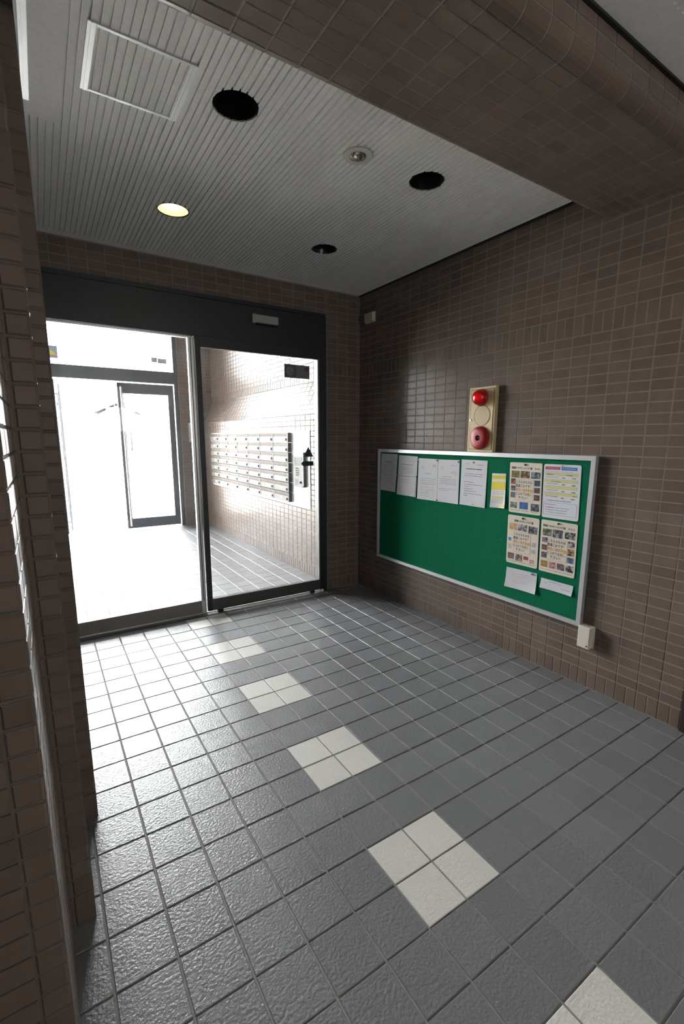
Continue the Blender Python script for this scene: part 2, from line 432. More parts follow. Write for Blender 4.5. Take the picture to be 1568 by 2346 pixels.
# ------------------------------------------------------------------ automatic door
t3 = empty('trim_3', (0.19, YB, 2.03)); struct(t3, 'wide black header box above the sliding glass door', 'trim')
box('header_cover', (-1.0, 2.352, 2.030), (1.252, 2.47, 2.284), DARK, t3, 0.002)
box('header_lip', (-1.0, 2.358, 2.288), (1.252, 2.47, 2.316), DARK, t3, 0.0015)
t4 = empty('trim_4', (1.23, YB, 0)); struct(t4, 'black metal jamb at the closing edge of the sliding door', 'trim')
box('jamb_face', (1.212, 2.352, 0), (1.252, 2.47, 2.03), DARK, t4, 0.002)
box('jamb_stop', (1.2, 2.40, 0), (1.212, 2.46, 2.03), DARK, t4)
tk = empty('trim_5', (0.19, YB, 0)); struct(tk, 'metal floor track under the sliding door', 'trim')
box('track_plate', (-0.872, 2.312, -0.004), (1.252, 2.425, 0.001), DARK2, tk)
box('track_rail', (-0.872, 2.372, 0.001), (1.20, 2.378, 0.006), SILVER, tk)
d1 = empty('door_1', (0.70, 2.362, 0)); struct(d1, 'black framed sliding glass leaf showing the mailboxes behind it', 'door')
y0, y1 = 2.346, 2.378
box('stile', (0.190, y0, 0.018), (0.222, y1, 2.03), DARK, d1, 0.0015)
box('stile', (1.180, y0, 0.018), (1.208, y1, 2.03), DARK, d1, 0.0015)
box('top_rail', (0.222, y0, 1.958), (1.180, y1, 2.03), DARK, d1, 0.0015)
box('bottom_rail', (0.222, y0, 0.018), (1.180, y1, 0.110), DARK2, d1, 0.0015)
box('glass_pane', (0.222, 2.359, 0.110), (1.180, 2.365, 1.958), GLASS, d1)
box('glazing_bead', (1.170, 2.351, 0.110), (1.180, 2.358, 1.958), mat('beige_gasket', (0.42, 0.38, 0.33), 0.5), d1)
box('glazing_bead', (0.222, 2.351, 0.110), (0.227, 2.358, 1.958), DARK, d1)
for x in (0.262, 1.080): box('floor_guide', (x, 2.352, 0.001), (x + 0.045, 2.372, 0.018), BLACK, d1)
w1 = empty('window_1', (-0.35, 2.40, 0)); struct(w1, 'fixed full height glass panel beside the sliding leaf, blown out by daylight', 'window')
y0, y1 = 2.386, 2.418
box('bottom_rail', (-0.84, y0, 0.004), (0.150, y1, 0.100), RAIL, w1, 0.0015)
box('stile', (0.150, y0, 0.004), (0.188, y1, 2.03), SILVER, w1, 0.002)
box('stile_groove', (0.166, y0 - 0.002, 0.10), (0.171, y0 + 0.002, 2.02), BLACK, w1)
box('stile', (-0.872, y0, 0.004), (-0.84, y1, 2.03), DARK, w1, 0.0015)
box('top_rail', (-0.84, y0, 2.018), (0.150, y1, 2.03), SILVER, w1)
box('glass_pane', (-0.84, 2.399, 0.100), (0.150, 2.405, 2.018), GLASS, w1)
# motion sensor on the header
ms = empty('door_sensor', (0.717, 2.352, 2.195), 'grey plastic motion sensor mounted on the black door header', 'sensor')
MB().box((0.617, 2.318, 2.166), (0.818, 2.352, 2.226), 0.006).done('housing', mat('warm_grey_plastic', (0.34, 0.33, 0.32), 0.45), ms)
box('end_cap', (0.612, 2.320, 2.164), (0.640, 2.352, 2.228), mat('pale_grey_plastic', (0.45, 0.45, 0.46), 0.4), ms, 0.004)
box('lens_window', (0.645, 2.316, 2.158), (0.812, 2.346, 2.1665), BLACK, ms)
# stickers on the sliding leaf
st = empty('security_sticker', (0.987, 2.357, 1.852), 'dark rectangular sticker with a round emblem high on the sliding glass', 'sticker')
SG = mat('sticker_dark_grey', (0.09, 0.095, 0.105), 0.5); SG2 = mat('sticker_mid_grey', (0.17, 0.178, 0.19), 0.5)
box('backing', (0.875, 2.3575, 1.800), (1.099, 2.3588, 1.902), SG2, st)
box('emblem_field', (0.875, 2.3568, 1.800), (0.977, 2.3575, 1.902), SG, st)
MB().lathe([(0.0005, 2.3560), (0.034, 2.3560), (0.034, 2.3568)], (0.926, 0, 1.851), 'y', 28, cap0=True).done('emblem_disc', mat('sticker_emblem', (0.21, 0.21, 0.215), 0.5), st)
MB().lathe([(0.0005, 2.3555), (0.008, 2.3555), (0.008, 2.3560)], (0.946, 0, 1.838), 'y', 16, cap0=True).done('emblem_dot', SG, st)
box('emblem_bar', (0.908, 2.3555, 1.846), (0.932, 2.3560, 1.872), SG2, st)
box('red_mark', (1.053, 2.3568, 1.858), (1.092, 2.3575, 1.888), mat('sticker_red', (0.20, 0.06, 0.07), 0.5), st)
ar = empty('arrow_sticker', (1.075, 2.357, 1.18), 'dark teal triangle and arrow sticker at the closing edge of the glass', 'sticker')
TEAL = mat('dark_teal_print', (0.020, 0.050, 0.055), 0.5)
MB().prism([(1.031, 1.180), (1.127, 1.180), (1.080, 1.262)], 'y', 2.3572, 2.3588).done('triangle', TEAL, ar)
MB().prism([(1.011, 1.126), (1.033, 1.147), (1.127, 1.142), (1.127, 1.107), (1.033, 1.103)], 'y', 2.3572, 2.3588).done('arrow_band', TEAL, ar)
MB().lathe([(0.0005, 2.3566), (0.009, 2.3566), (0.009, 2.3572)], (1.103, 0, 1.124), 'y', 14, cap0=True).done('band_mark', BLACK, ar)
MB().lathe([(0.0005, 2.3566), (0.009, 2.3566), (0.009, 2.3572)], (1.070, 0, 1.124), 'y', 14, cap0=True).done('band_mark', BLACK, ar)
MB().prism([(1.042, 1.184), (1.058, 1.184), (1.052, 1.200)], 'y', 2.3566, 2.3572).done('triangle_mark', mat('dull_orange_print', (0.16, 0.07, 0.02), 0.5), ar)
MB().prism([(1.094, 1.184), (1.110, 1.184), (1.102, 1.204)], 'y', 2.3566, 2.3572).done('triangle_mark', MATS['dull_orange_print'], ar)

# ------------------------------------------------------------------ vestibule
XV, XU = 1.345, 1.495
wv = MB().prism([(XV + TH - 0.0025, -0.05), (XV + TH - 0.0025, 1.55), (XU + TH - 0.0025, 1.87), (XU + TH - 0.0025, 3.5), (1.75, 3.5), (1.75, -0.05)], 'y', 2.52, 6.40).done('wall_vestibule', GROUT)
struct(wv, 'sunlit tiled vestibule wall with a sloping ledge above the mailboxes', 'wall')
PY0, PY1, PZ0, PZ1 = 2.803, 5.80, 0.655, 1.402
skipp = lambda u, z: PY0 < u < PY1 and PZ0 < z < PZ1
lay_tiles(wv, wall_tiles(2.52, 6.25, 2.60, 0, 1.55, skipp), (XV + TH, 0, 0), (0, 1, 0), (0, 0, 1), (-1, 0, 0), TH, most=180)
sl = Vector((XU - XV, 0, 0.32)); sln = sl.length; sl.normalize()
lay_tiles(wv, [((a + b) / 2, (c + d) / 2, b - a - G, d - c - G, TILE) for a, b in cells(2.52, 6.25, 0.1, 2.60) for c, d in cells(0.004, sln, 0.05, 0.004)],
          Vector((XV, 0, 1.55)) + Vector((sl.z, 0, -sl.x)) * TH, (0, 1, 0), tuple(sl), (-sl.z, 0, sl.x), TH, most=50, rest='ledge_tiles_beyond')
lay_tiles(wv, wall_tiles(2.60, 6.25, 2.60, 1.87, 3.18), (XU + TH, 0, 0), (0, 1, 0), (0, 0, 1), (-1, 0, 0), TH, most=70, rest='upper_tiles_beyond')
box('sealant_joint', (XV - 0.001, 2.735, 0), (XV + 0.004, 2.741, 1.55), mat('grey_sealant', (0.12, 0.12, 0.115), 0.7), wv)
wp = box('wall_pier', (1.010 + TH - 0.0025, 6.20 + TH - 0.0025, -0.05), (1.75, 6.55, 3.5), GROUT)
struct(wp, 'brown tiled pier beside the outer entrance door', 'wall')
lay_tiles(wp, wall_tiles(1.010, XU, 1.010, 0, 3.15), (0, 6.20 + TH, 0), (1, 0, 0), (0, 0, 1), (0, -1, 0), TH, most=150)
FRM = mat('blue_grey_dark_metal', (0.045, 0.055, 0.072), 0.4, var=0.15, nscale=5)
struct(box('ceiling_vestibule', (-1.75, 2.60, 3.45), (1.6, 6.3, 3.55), PLASTER), 'plain ceiling over the entrance vestibule', 'ceiling')
struct(box('wall_vestibule_inner', (-1.75, 2.45, -0.05), (-1.2, 2.52, 3.5), BROWNWALL), 'wall end left of the fixed glass in the vestibule', 'wall')
struct(box('wall_above_door', (-1.75, 2.52, 2.318), (1.6, 2.60, 3.5), BROWNWALL), 'wall above the sliding door on the vestibule side', 'wall')
# outer facade
w2 = empty('window_2', (0.0, 6.27, 2.1)); struct(w2, 'grey metal transom bar and glass above the outer entrance door', 'window')
FRM = mat('blue_grey_dark_metal', (0.045, 0.055, 0.072), 0.4, var=0.15, nscale=5)
box('transom_bar', (-1.6, 6.23, 2.105), (0.955, 6.32, 2.275), FRM, w2, 0.003)
box('jamb', (0.955, 6.23, 0), (1.010, 6.32, 3.45), FRM, w2, 0.003)
box('head_bar', (-1.6, 6.23, 3.38), (0.955, 6.32, 3.45), FRM, w2, 0.003)
box('glass_pane', (-1.6, 6.270, 2.275), (0.955, 6.276, 3.38), GLASS2, w2)
d2 = empty('door_2', (0.945, 6.275, 0)); struct(d2, 'closed outer glass door leaf with dark frame and long pull bar', 'door')
def leaf(par, x0, x1, yy):
    MB().box((x0, yy - 0.02, 0.02), (x0 + 0.075, yy + 0.02, 2.09)).done('stile', FRM, par)
    MB().box((x1 - 0.080, yy - 0.02, 0.02), (x1, yy + 0.02, 2.09)).done('stile', FRM, par)
    MB().box((x0 + 0.075, yy - 0.02, 1.945), (x1 - 0.08, yy + 0.02, 2.09)).done('top_rail', FRM, par)
    MB().box((x0 + 0.075, yy - 0.02, 0.02), (x1 - 0.08, yy + 0.02, 0.163)).done('bottom_rail', FRM, par)
    MB().box((x0 + 0.075, yy - 0.003, 0.163), (x1 - 0.08, yy + 0.003, 1.945)).done('glass_pane', GLASS2, par)
    h = MB().lathe([(0.014, 0.06), (0.014, 2.03)], (x0 + 0.045, yy - 0.065, 0), 'z', 16, cap0=True, cap1=True).done('pull_bar', SILVER, par, True)
    for z in (0.18, 1.9): MB().box((x0 + 0.038, yy - 0.065, z - 0.008), (x0 + 0.052, yy - 0.02, z + 0.008)).done('bracket', SILVER, h)
leaf(d2, 0.190, 0.945, 6.275)
d3 = empty('door_3', (-0.575, 6.275, 0)); struct(d3, 'outer glass door leaf standing open outwards, seen almost edge on', 'door')
leaf(d3, -0.575, 0.180, 6.275)
# turn so the hinge stays at the empty: mirror by rotating about its base
d3.rotation_euler = (0, 0, math.radians(83))
struct(box('window_3', (-1.6, 6.272, 0.0), (-0.66, 6.278, 2.105), GLASS2), 'fixed glass left of the open outer leaf', 'window')
struct(box('trim_6', (-0.66, 6.23, 0), (-0.60, 6.32, 2.105), FRM), 'metal post at the hinge of the open outer leaf', 'trim')
struct(box('wall_vestibule_left', (-1.75, 2.52, -0.05), (-1.65, 6.3, 3.5), PLASTER), 'pale rendered wall on the unseen side of the vestibule', 'wall')
# stickers on the outer transom and a reader on the pier
ws = empty('warning_sticker', (-0.54, 6.268, 2.42), 'yellow and blue-grey sticker low on the outer transom glass', 'sticker')
box('backing', (-0.66, 6.2670, 2.345), (-0.477, 6.2690, 2.50), mat('sticker_blue_grey', (0.26, 0.31, 0.40), 0.5), ws)
MB().prism([(-0.66, 2.385), (-0.483, 2.385), (-0.592, 2.478), (-0.66, 2.478)], 'y', 6.2662, 6.2670).done('yellow_wedge', mat('sticker_yellow', (0.62, 0.48, 0.08), 0.5), ws)
ws = empty('notice_sticker', (0.774, 6.268, 2.43), 'small pale two-part sticker on the outer transom glass above the closed leaf', 'sticker')
box('left_half', (0.669, 6.2670, 2.398), (0.750, 6.2690, 2.468), mat('sticker_grey_green', (0.42, 0.46, 0.43), 0.5), ws)
box('right_half', (0.752, 6.2670, 2.390), (0.879, 6.2690, 2.460), mat('sticker_pale', (0.52, 0.54, 0.56), 0.5), ws)
rd = empty('entry_reader', (1.168, 6.20, 1.40), 'small grey wall switch plate on the brown pier', 'switch plate')
box('plate', (1.120, 6.185, 1.27), (1.205, 6.20, 1.55), mat('switch_grey', (0.5, 0.5, 0.5), 0.4), rd, 0.003)
for z in (1.35, 1.47): MB().lathe([(0.0005, 6.180), (0.012, 6.180), (0.012, 6.186)], (1.162, 0, z), 'y', 14, cap0=True).done('key_switch', BLACK, rd)

# ------------------------------------------------------------------ mailboxes
mp = empty('mailbox_surround', (XV, 4.3, PZ0), 'white metal surround panel holding the mailboxes and intercom', 'surround')
WHITE = mat('white_enamel', (0.55, 0.55, 0.54), 0.35)
box('face_plate', (XV - 0.006, PY0 + 0.008, PZ0 + 0.008), (XV, PY1 - 0.008, PZ1 - 0.008), WHITE, mp)
for a, b in (((PY0, PZ0), (PY1, PZ0 + 0.008)), ((PY0, PZ1 - 0.008), (PY1, PZ1)), ((PY0, PZ0 + 0.008), (PY0 + 0.008, PZ1 - 0.008)), ((PY1 - 0.008, PZ0 + 0.008), (PY1, PZ1 - 0.008))):
    box('edge_strip', (XV - 0.006, *a), (XV, *b), WHITE, mp)
MBW, MBH = 0.364, 0.1006
STEEL = mat('pale_mailbox_enamel', (0.17, 0.167, 0.158), 0.55, var=0.03, spec=0.2)
SLOT = mat('slot_flap_tan', (0.105, 0.062, 0.028), 0.6, spec=0.15)
NAME = mat('name_card', (0.55, 0.54, 0.52), 0.6)
proto = {}
def mbx(name, m, *boxes, **kw):
    mb = MB()
    for a, b in boxes: mb.box(a, b)
    mb2 = mb.done(name, m); me = mb2.data; bpy.data.objects.remove(mb2); return me
PM = {
 'body': mbx('body', mat('mailbox_side', (0.022, 0.022, 0.022), 0.6, spec=0.2), ((-0.030, 0.003, 0.003), (0, MBW - 0.003, MBH - 0.003))),
 'door': mbx('door', STEEL, ((-0.036, 0.004, 0.004), (-0.030, MBW - 0.004, MBH * 0.62))),
 'slot_flap': mbx('slot_flap', SLOT, ((-0.034, 0.022, MBH * 0.70), (-0.030, MBW - 0.022, MBH * 0.90))),
 'door_rim': mbx('door_rim', STEEL, ((-0.0355, 0.004, MBH * 0.91), (-0.030, MBW - 0.004, MBH - 0.004)), ((-0.0355, 0.004, MBH * 0.62), (-0.030, 0.020, MBH * 0.91)), ((-0.0355, MBW - 0.020, MBH * 0.62), (-0.030, MBW - 0.004, MBH * 0.91))),
 'name_card': mbx('name_card', NAME, ((-0.0368, 0.16, 0.022), (-0.036, 0.205, 0.050))),
}
lk = MB().lathe([(0.0005, -0.046), (0.011, -0.046), (0.013, -0.036)], (0, 0.042, 0.030), 'x', 14, cap0=True).done('latch', BLACK); PM['latch'] = lk.data; bpy.data.objects.remove(lk)
ORD = ['first', 'second', 'third', 'fourth', 'fifth', 'sixth', 'seventh']
for c in range(7):
    for r in range(7):
        o = empty('mailbox', (XV - 0.0061, 3.192 + c * MBW, PZ0 + 0.030 + (6 - r) * MBH))
        tag(o, 'pale metal mailbox, %s row from the top, %s column counted from the intercom' % (ORD[r], ORD[c]), 'mailbox', 'wall mailboxes in the vestibule')
        ob = {}
        for n, me in PM.items():
            ob[n] = bpy.data.objects.new(n, me); link(ob[n], ob['door'] if n in ('latch', 'name_card') else o)
# intercom
ic = empty('intercom', (XV, 3.03, 0.855), 'white door intercom with grey screen and keypad next to the mailboxes', 'intercom')
box('face_plate', (XV - 0.016, 2.940, 0.855), (XV - 0.0061, 3.117, 1.156), mat('intercom_white', (0.30, 0.305, 0.30), 0.6, spec=0.1), ic, 0.002)
box('screen', (XV - 0.018, 2.955, 1.065), (XV - 0.016, 3.105, 1.145), mat('lcd_grey_green', (0.075, 0.09, 0.077), 0.5, spec=0.1), ic)
KEY = mat('key_grey', (0.08, 0.08, 0.08), 0.6, spec=0.1)
for i in range(4):
    for j in range(3): box('key', (XV - 0.0195, 3.020 + j * 0.022, 1.035 - i * 0.022), (XV - 0.016, 3.034 + j * 0.022, 1.046 - i * 0.022), KEY, ic)
for i in range(7): box('speaker_slot', (XV - 0.0172, 3.025, 0.880 + i * 0.008), (XV - 0.0160, 3.085, 0.8830 + i * 0.008), KEY, ic)
MB().lathe([(0.0005, -0.030), (0.011, -0.030), (0.012, -0.016)], (XV, 2.975, 0.905), 'x', 14, cap0=True).done('key_cylinder', BLACK, ic)
sh = empty('privacy_shield', (XV, 2.89, 0.86), 'vertical grey guard bar standing out of the wall beside the intercom', 'guard bar')
GB = mat('grey_guard_metal', (0.07, 0.07, 0.066), 0.4, metal=0.3)
MB().box((XV - 0.034, 2.882, 0.862), (XV - 0.0061, 2.898, 1.200), 0.006).done('guard', GB, sh)
box('front_edge', (XV - 0.037, 2.879, 0.875), (XV - 0.030, 2.901, 1.185), mat('dark_guard_edge', (0.05, 0.05, 0.05), 0.4), sh, 0.003)

# ------------------------------------------------------------------ houses outside
def at(px, py, Y):
    d = RT * ((px - PPX) / F_PX) + DN * ((py - PPY) / F_PX) + FW
    return CAM + d * ((Y - CAM.y) / d.y)
hs = empty('house', (at(271, 1000, 16).x, 16, 0), 'pale house with a low gable roof across the street', 'house')
ap, le, re_ = at(271, 922, 16), at(188, 952, 16), at(362, 958, 16)
xl, xr_, ze, za = le.x, re_.x, le.z, ap.z
HW = mat('pale_house_render', (0.62, 0.62, 0.60), 0.9, var=0.04, nscale=1)
RO = mat('blue_grey_roof', (0.085, 0.092, 0.11), 0.7, var=0.1, nscale=3)
WN = mat('house_window_glass', (0.07, 0.075, 0.085), 0.3)
MB().prism([(xl + 0.35, -0.02), (xr_ - 0.35, -0.02), (xr_ - 0.35, ze), (ap.x, za - 0.08), (xl + 0.35, ze)], 'y', 16.4, 24).done('wall', HW, hs)
MB().prism([(xl, ze - 0.06), (ap.x, za), (ap.x, za + 0.1), (xl, ze + 0.05)], 'y', 16, 24.4).done('roof_slope', RO, hs)
MB().prism([(ap.x, za), (xr_, ze - 0.06), (xr_, ze + 0.05), (ap.x, za + 0.1)], 'y', 16, 24.4).done('roof_slope', RO, hs)
for i, (fx, z0, z1) in enumerate(((0.25, 0.9, 1.9), (0.62, 0.9, 1.9), (0.45, 2.5, 3.0))):
    x = xl + (xr_ - xl) * fx
    wn = box('window', (x, 16.36, z0), (x + 0.9, 16.41, z1), mat('pale_sash', (0.55, 0.56, 0.57), 0.6), hs)
    box('window_pane', (x + 0.05, 16.35, z0 + 0.05), (x + 0.42, 16.37, z1 - 0.05), WN, wn); box('window_pane', (x + 0.48, 16.35, z0 + 0.05), (x + 0.85, 16.37, z1 - 0.05), WN, wn)
p0 = at(268, 1000, 11)
pg = empty('guy_wire', (p0.x, 11, 0), 'thin yellow guarded pole wire standing outside the entrance', 'wire')
MB().lathe([(0.022, -0.02), (0.022, 1.75)], (p0.x, 11, 0), 'z', 12, cap0=True, cap1=True).done('yellow_guard', mat('guard_yellow', (0.20, 0.17, 0.01), 0.5), pg)
MB().lathe([(0.006, 1.75), (0.006, 6.5)], (p0.x, 11, 0), 'z', 8).done('wire', mat('wire_grey', (0.2, 0.2, 0.2), 0.5), pg)

# ------------------------------------------------------------------ ceiling fittings
LIT = 2
names = ['unlit recessed downlight nearest the ceiling hatch', 'unlit recessed downlight nearest the beam on the notice board side', 'lit warm yellow recessed downlight', 'unlit recessed downlight in the far corner above the sliding leaf']
for i, (x, y) in enumerate(DL):
    o = empty('downlight', (x, y, ZC), names[i], 'downlight', 'recessed downlights in the ribbed ceiling')
    HM = mat('downlight_black', (0.010, 0.010, 0.011), 0.45)
    MB().lathe([(R_DL + 0.001, ZC + 0.004), (R_DL + 0.001, ZC + 0.15), (0.02, ZC + 0.152)], (x, y, 0), 'z', 36).done('housing', HM, o, True)
    if i == LIT:
        MB().lathe([(R_DL - 0.004, ZC + 0.006), (R_DL - 0.010, ZC + 0.02), (0.055, ZC + 0.08), (0.030, ZC + 0.11)], (x, y, 0), 'z', 36).done('reflector', mat('lamplit_reflector', (0.85, 0.82, 0.60), 0.35), o, True)  # lamp's warm glow is put into this reflector's colour
        MB().lathe([(0.0005, ZC + 0.045), (0.018, ZC + 0.050), (0.028, ZC + 0.070), (0.026, ZC + 0.095), (0.018, ZC + 0.115)], (x, y, 0), 'z', 20).done('bulb', mat('lit_bulb', (1, 0.9, 0.6), 0.4, emit=(1.0, 0.90, 0.60), estr=0.30), o, True)
        MB().lathe([(R_DL - 0.006, ZC + 0.001), (R_DL - 0.001, ZC + 0.001), (R_DL, ZC + 0.012), (R_DL - 0.006, ZC + 0.012)], (x, y, 0), 'z', 36).done('trim_ring', HM, o, True)
    else:
        MB().lathe([(R_DL - 0.003, ZC + 0.004), (R_DL - 0.012, ZC + 0.03), (0.060, ZC + 0.10)], (x, y, 0), 'z', 36).done('reflector', mat('unlit_reflector', (0.014, 0.014, 0.015), 0.3), o, True)  # same fitting unlit: the dark of the recess is painted on
        MB().lathe([(0.0005, ZC + 0.075), (0.02, ZC + 0.08), (0.03, ZC + 0.10), (0.02, ZC + 0.14)], (x, y, 0), 'z', 20).done('lamp_socket', HM, o, True)
em = empty('emergency_light', (EL[0], EL[1], ZC), 'small round emergency light with a chrome lens between two dark downlights', 'ceiling light')
MB().lathe([(0.064, ZC - 0.001), (0.062, ZC - 0.004), (0.037, ZC - 0.005), (0.035, ZC + 0.002)], (EL[0], EL[1], 0), 'z', 32).done('flange', mat('ivory_flange', (0.62, 0.61, 0.56), 0.5), em, True)
MB().lathe([(0.0355, ZC + 0.0), (0.030, ZC + 0.018), (0.014, ZC + 0.030), (0.0005, ZC + 0.032)], (EL[0], EL[1], 0), 'z', 32).done('chrome_cup', mat('chrome', (0.82, 0.80, 0.72), 0.08, metal=1.0), em, True)
MB().lathe([(0.0005, ZC + 0.004), (0.009, ZC + 0.008), (0.011, ZC + 0.018), (0.008, ZC + 0.030)], (EL[0], EL[1], 0), 'z', 20).done('bulb', mat('clear_bulb', (0.85, 0.85, 0.82), 0.08, metal=0.6), em, True)
def hatch(x0, y0, x1, y1, label, inner):
    o = empty('ceiling_hatch', ((x0 + x1) / 2, (y0 + y1) / 2, ZC), label, 'ceiling hatch', 'white framed ceiling hatches')
    fw = 0.024; z0, z1 = ZC - 0.003, ZC + 0.001
    for a, b in (((x0, y0), (x0 + fw, y1)), ((x1 - fw, y0), (x1, y1)), ((x0 + fw, y0), (x1 - fw, y0 + fw * 0.5)), ((x0 + fw, y1 - fw * 0.5), (x1 - fw, y1))):
        f = box('frame_bar', (a[0], a[1], z0), (b[0], b[1], z1), CEILTRIM, o, 0.001)
    for x in (x0 + fw * 0.5, x1 - fw * 0.5): box('frame_bead', (x - 0.002, y0, z0 - 0.0015), (x + 0.002, y1, z0), CEILTRIM, o)
    if inner: box('hatch_board', (x0 + fw, y0 + fw * 0.5, ZC - 0.001), (x1 - fw, y1 - fw * 0.5, ZC + 0.001), CEIL, o)
hatch(-0.549, 0.645, -0.233, 0.957, 'square white framed ceiling hatch with ribs running through it', False)
hatch(-1.149, 0.67, -0.694, 1.125, 'white ceiling hatch frame cut off by the tiled wall end', True)

# ------------------------------------------------------------------ notice board
BY_0, BY_1, BZ0, BZ1 = 0.225, 2.045, 0.336, 1.246
nb = empty('notice_board', (XR, (BY_0 + BY_1) / 2, BZ0), 'large green felt notice board in an aluminium frame on the tiled wall', 'notice board')
FELT = mat('green_felt', (0.004, 0.130, 0.062), 0.95, var=0.08, nscale=60, bump=0.3, bscale=900, bdist=0.0004, spec=0.1)
box('felt_panel', (1.578, BY_0 + 0.015, BZ0 + 0.015), (1.593, BY_1 - 0.015, BZ1 - 0.015), FELT, nb)
ALU = mat('brushed_aluminium_frame', (0.58, 0.585, 0.60), 0.38, metal=0.55)
fwid = 0.024
for pts in ([(BY_0, BZ1), (BY_1, BZ1), (BY_1 - fwid, BZ1 - fwid), (BY_0 + fwid, BZ1 - fwid)], [(BY_0, BZ0), (BY_1, BZ0), (BY_1 - fwid, BZ0 + fwid), (BY_0 + fwid, BZ0 + fwid)],
            [(BY_0, BZ0), (BY_0, BZ1), (BY_0 + fwid, BZ1 - fwid), (BY_0 + fwid, BZ0 + fwid)], [(BY_1, BZ0), (BY_1, BZ1), (BY_1 - fwid, BZ1 - fwid), (BY_1 - fwid, BZ0 + fwid)]):
    MB().prism(pts, 'x', 1.566, 1.594).done('frame_side', ALU, nb)
MB().lathe([(0.0005, 1.5765), (0.003, 1.5765), (0.003, 1.578)], (0, 0.78, 0.712), 'x', 10, cap0=True).done('pin_hole', mat('old_hole', (0.15, 0.12, 0.08), 0.8), nb)

XP = 1.5775
INK = mat('print_black', (0.030, 0.030, 0.032), 0.7); INKG = mat('print_grey', (0.16, 0.16, 0.17), 0.7)
INKR = mat('print_red', (0.42, 0.10, 0.10), 0.7); INKB = mat('print_blue', (0.10, 0.14, 0.34), 0.7); INKO = mat('print_orange', (0.52, 0.17, 0.05), 0.7); INKY = mat('print_yellow', (0.62, 0.55, 0.12), 0.7); INKGN = mat('print_green', (0.10, 0.26, 0.14), 0.7)
PAPER = mat('white_paper', (0.52, 0.52, 0.55), 0.55, var=0.02, nscale=12); CREAM = mat('laminated_cream_card', (0.66, 0.60, 0.50), 0.30, var=0.02, nscale=15); LAMW = mat('laminated_white_card', (0.66, 0.67, 0.72), 0.28)
def sheet(name, c0, c1, c2, c3, label, m, lift=0.002, curl=0.0, n=10, rnd=0.0):
    """c0..c3: (y,z) top-left, top-right, bottom-right, bottom-left as seen; gently curled sheet with thickness"""
    me_o = empty(name, (XP - lift, (c0[0] + c2[0]) / 2, c2[1]), label, 'poster' if rnd else 'paper')
    mb = MB(); b = mb.bm; th = 0.0006
    def P(u, v):
        y = (c0[0] * (1 - u) + c1[0] * u) * (1 - v) + (c3[0] * (1 - u) + c2[0] * u) * v
        z = (c0[1] * (1 - u) + c1[1] * u) * (1 - v) + (c3[1] * (1 - u) + c2[1] * u) * v
        x = XP - lift - curl * (v ** 2) * (0.4 + 0.6 * abs(2 * u - 1) ** 2)
        return x, y, z
    if rnd:
        ydim, zdim = abs(c1[0] - c0[0]), abs(c3[1] - c0[1]); pts = []
        for cu, cv, a0 in ((rnd, rnd, 180), (1 - rnd, rnd, 270), (1 - rnd, 1 - rnd, 0), (rnd, 1 - rnd, 90)):
            for k in range(5):
                a = math.radians(a0 + k * 22.5); rv = rnd * ydim / zdim
                vv = (rv if cv < 0.5 else 1 - rv) + rv * math.sin(a); uu = cu + rnd * math.cos(a)
                pts.append((uu, vv))
        fr = [b.verts.new(P(u, v)) for u, v in pts]; bk = [b.verts.new((P(u, v)[0] + 0.0012, *P(u, v)[1:])) for u, v in pts]
        b.faces.new(fr); b.faces.new(bk[::-1]); k_ = len(pts)
        for i in range(k_): b.faces.new((fr[i], fr[(i + 1) % k_], bk[(i + 1) % k_], bk[i]))
    else:
        G1 = [[b.verts.new(P(i / n, j / n)) for j in range(n + 1)] for i in range(n + 1)]
        G2 = [[b.verts.new((P(i / n, j / n)[0] + th, *P(i / n, j / n)[1:])) for j in range(n + 1)] for i in range(n + 1)]
        for i in range(n):
            for j in range(n):
                b.faces.new((G1[i][j], G1[i + 1][j], G1[i + 1][j + 1], G1[i][j + 1])); b.faces.new((G2[i][j], G2[i][j + 1], G2[i + 1][j + 1], G2[i + 1][j]))
        for i in range(n):
            b.faces.new((G1[i][0], G1[i + 1][0], G2[i + 1][0], G2[i][0])); b.faces.new((G1[i][n], G2[i][n], G2[i + 1][n], G1[i + 1][n]))
            b.faces.new((G1[0][i], G2[0][i], G2[0][i + 1], G1[0][i + 1])); b.faces.new((G1[n][i], G1[n][i + 1], G2[n][i + 1], G2[n][i]))
    mb.done('card' if rnd else 'sheet', m, me_o, smooth=not rnd)
    return me_o, P
def patch(par, P, u0, v0, u1, v1, m, name='printed_patch', h=0.0004):
    b = MB(); q = [P(u, v) for u, v in ((u0, v0), (u1, v0), (u1, v1), (u0, v1))]
    f = [b.bm.verts.new((x - h, y, z)) for x, y, z in q]; k = [b.bm.verts.new((x + 0.0002, y, z)) for x, y, z in q]
    b.bm.faces.new(f); b.bm.faces.new(k[::-1])
    for i in range(4): b.bm.faces.new((f[i], f[(i + 1) % 4], k[(i + 1) % 4], k[i]))
    return b.done(name, m, par)
def scribble(par, P, lines, m, h=0.0005, seed=1, name='printed_lines'):
    """lines: (u0,u1,v,height): rows of small marks standing for tiny print"""
    rg = random.Random(seed); b = MB()
    for u0, u1, v, ht in lines:
        u = u0
        while u < u1:
            wd = rg.uniform(0.010, 0.026); e = min(u1, u + wd); hh = ht * rg.uniform(0.6, 1.0)
            q = [P(a, c) for a, c in ((u, v - hh / 2), (e, v - hh / 2), (e, v + hh / 2), (u, v + hh / 2))]
            b.bm.faces.new([b.bm.verts.new((x - h, y, z)) for x, y, z in q])
            u = e + rg.uniform(0.003, 0.010)
    return b.done(name, m, par)
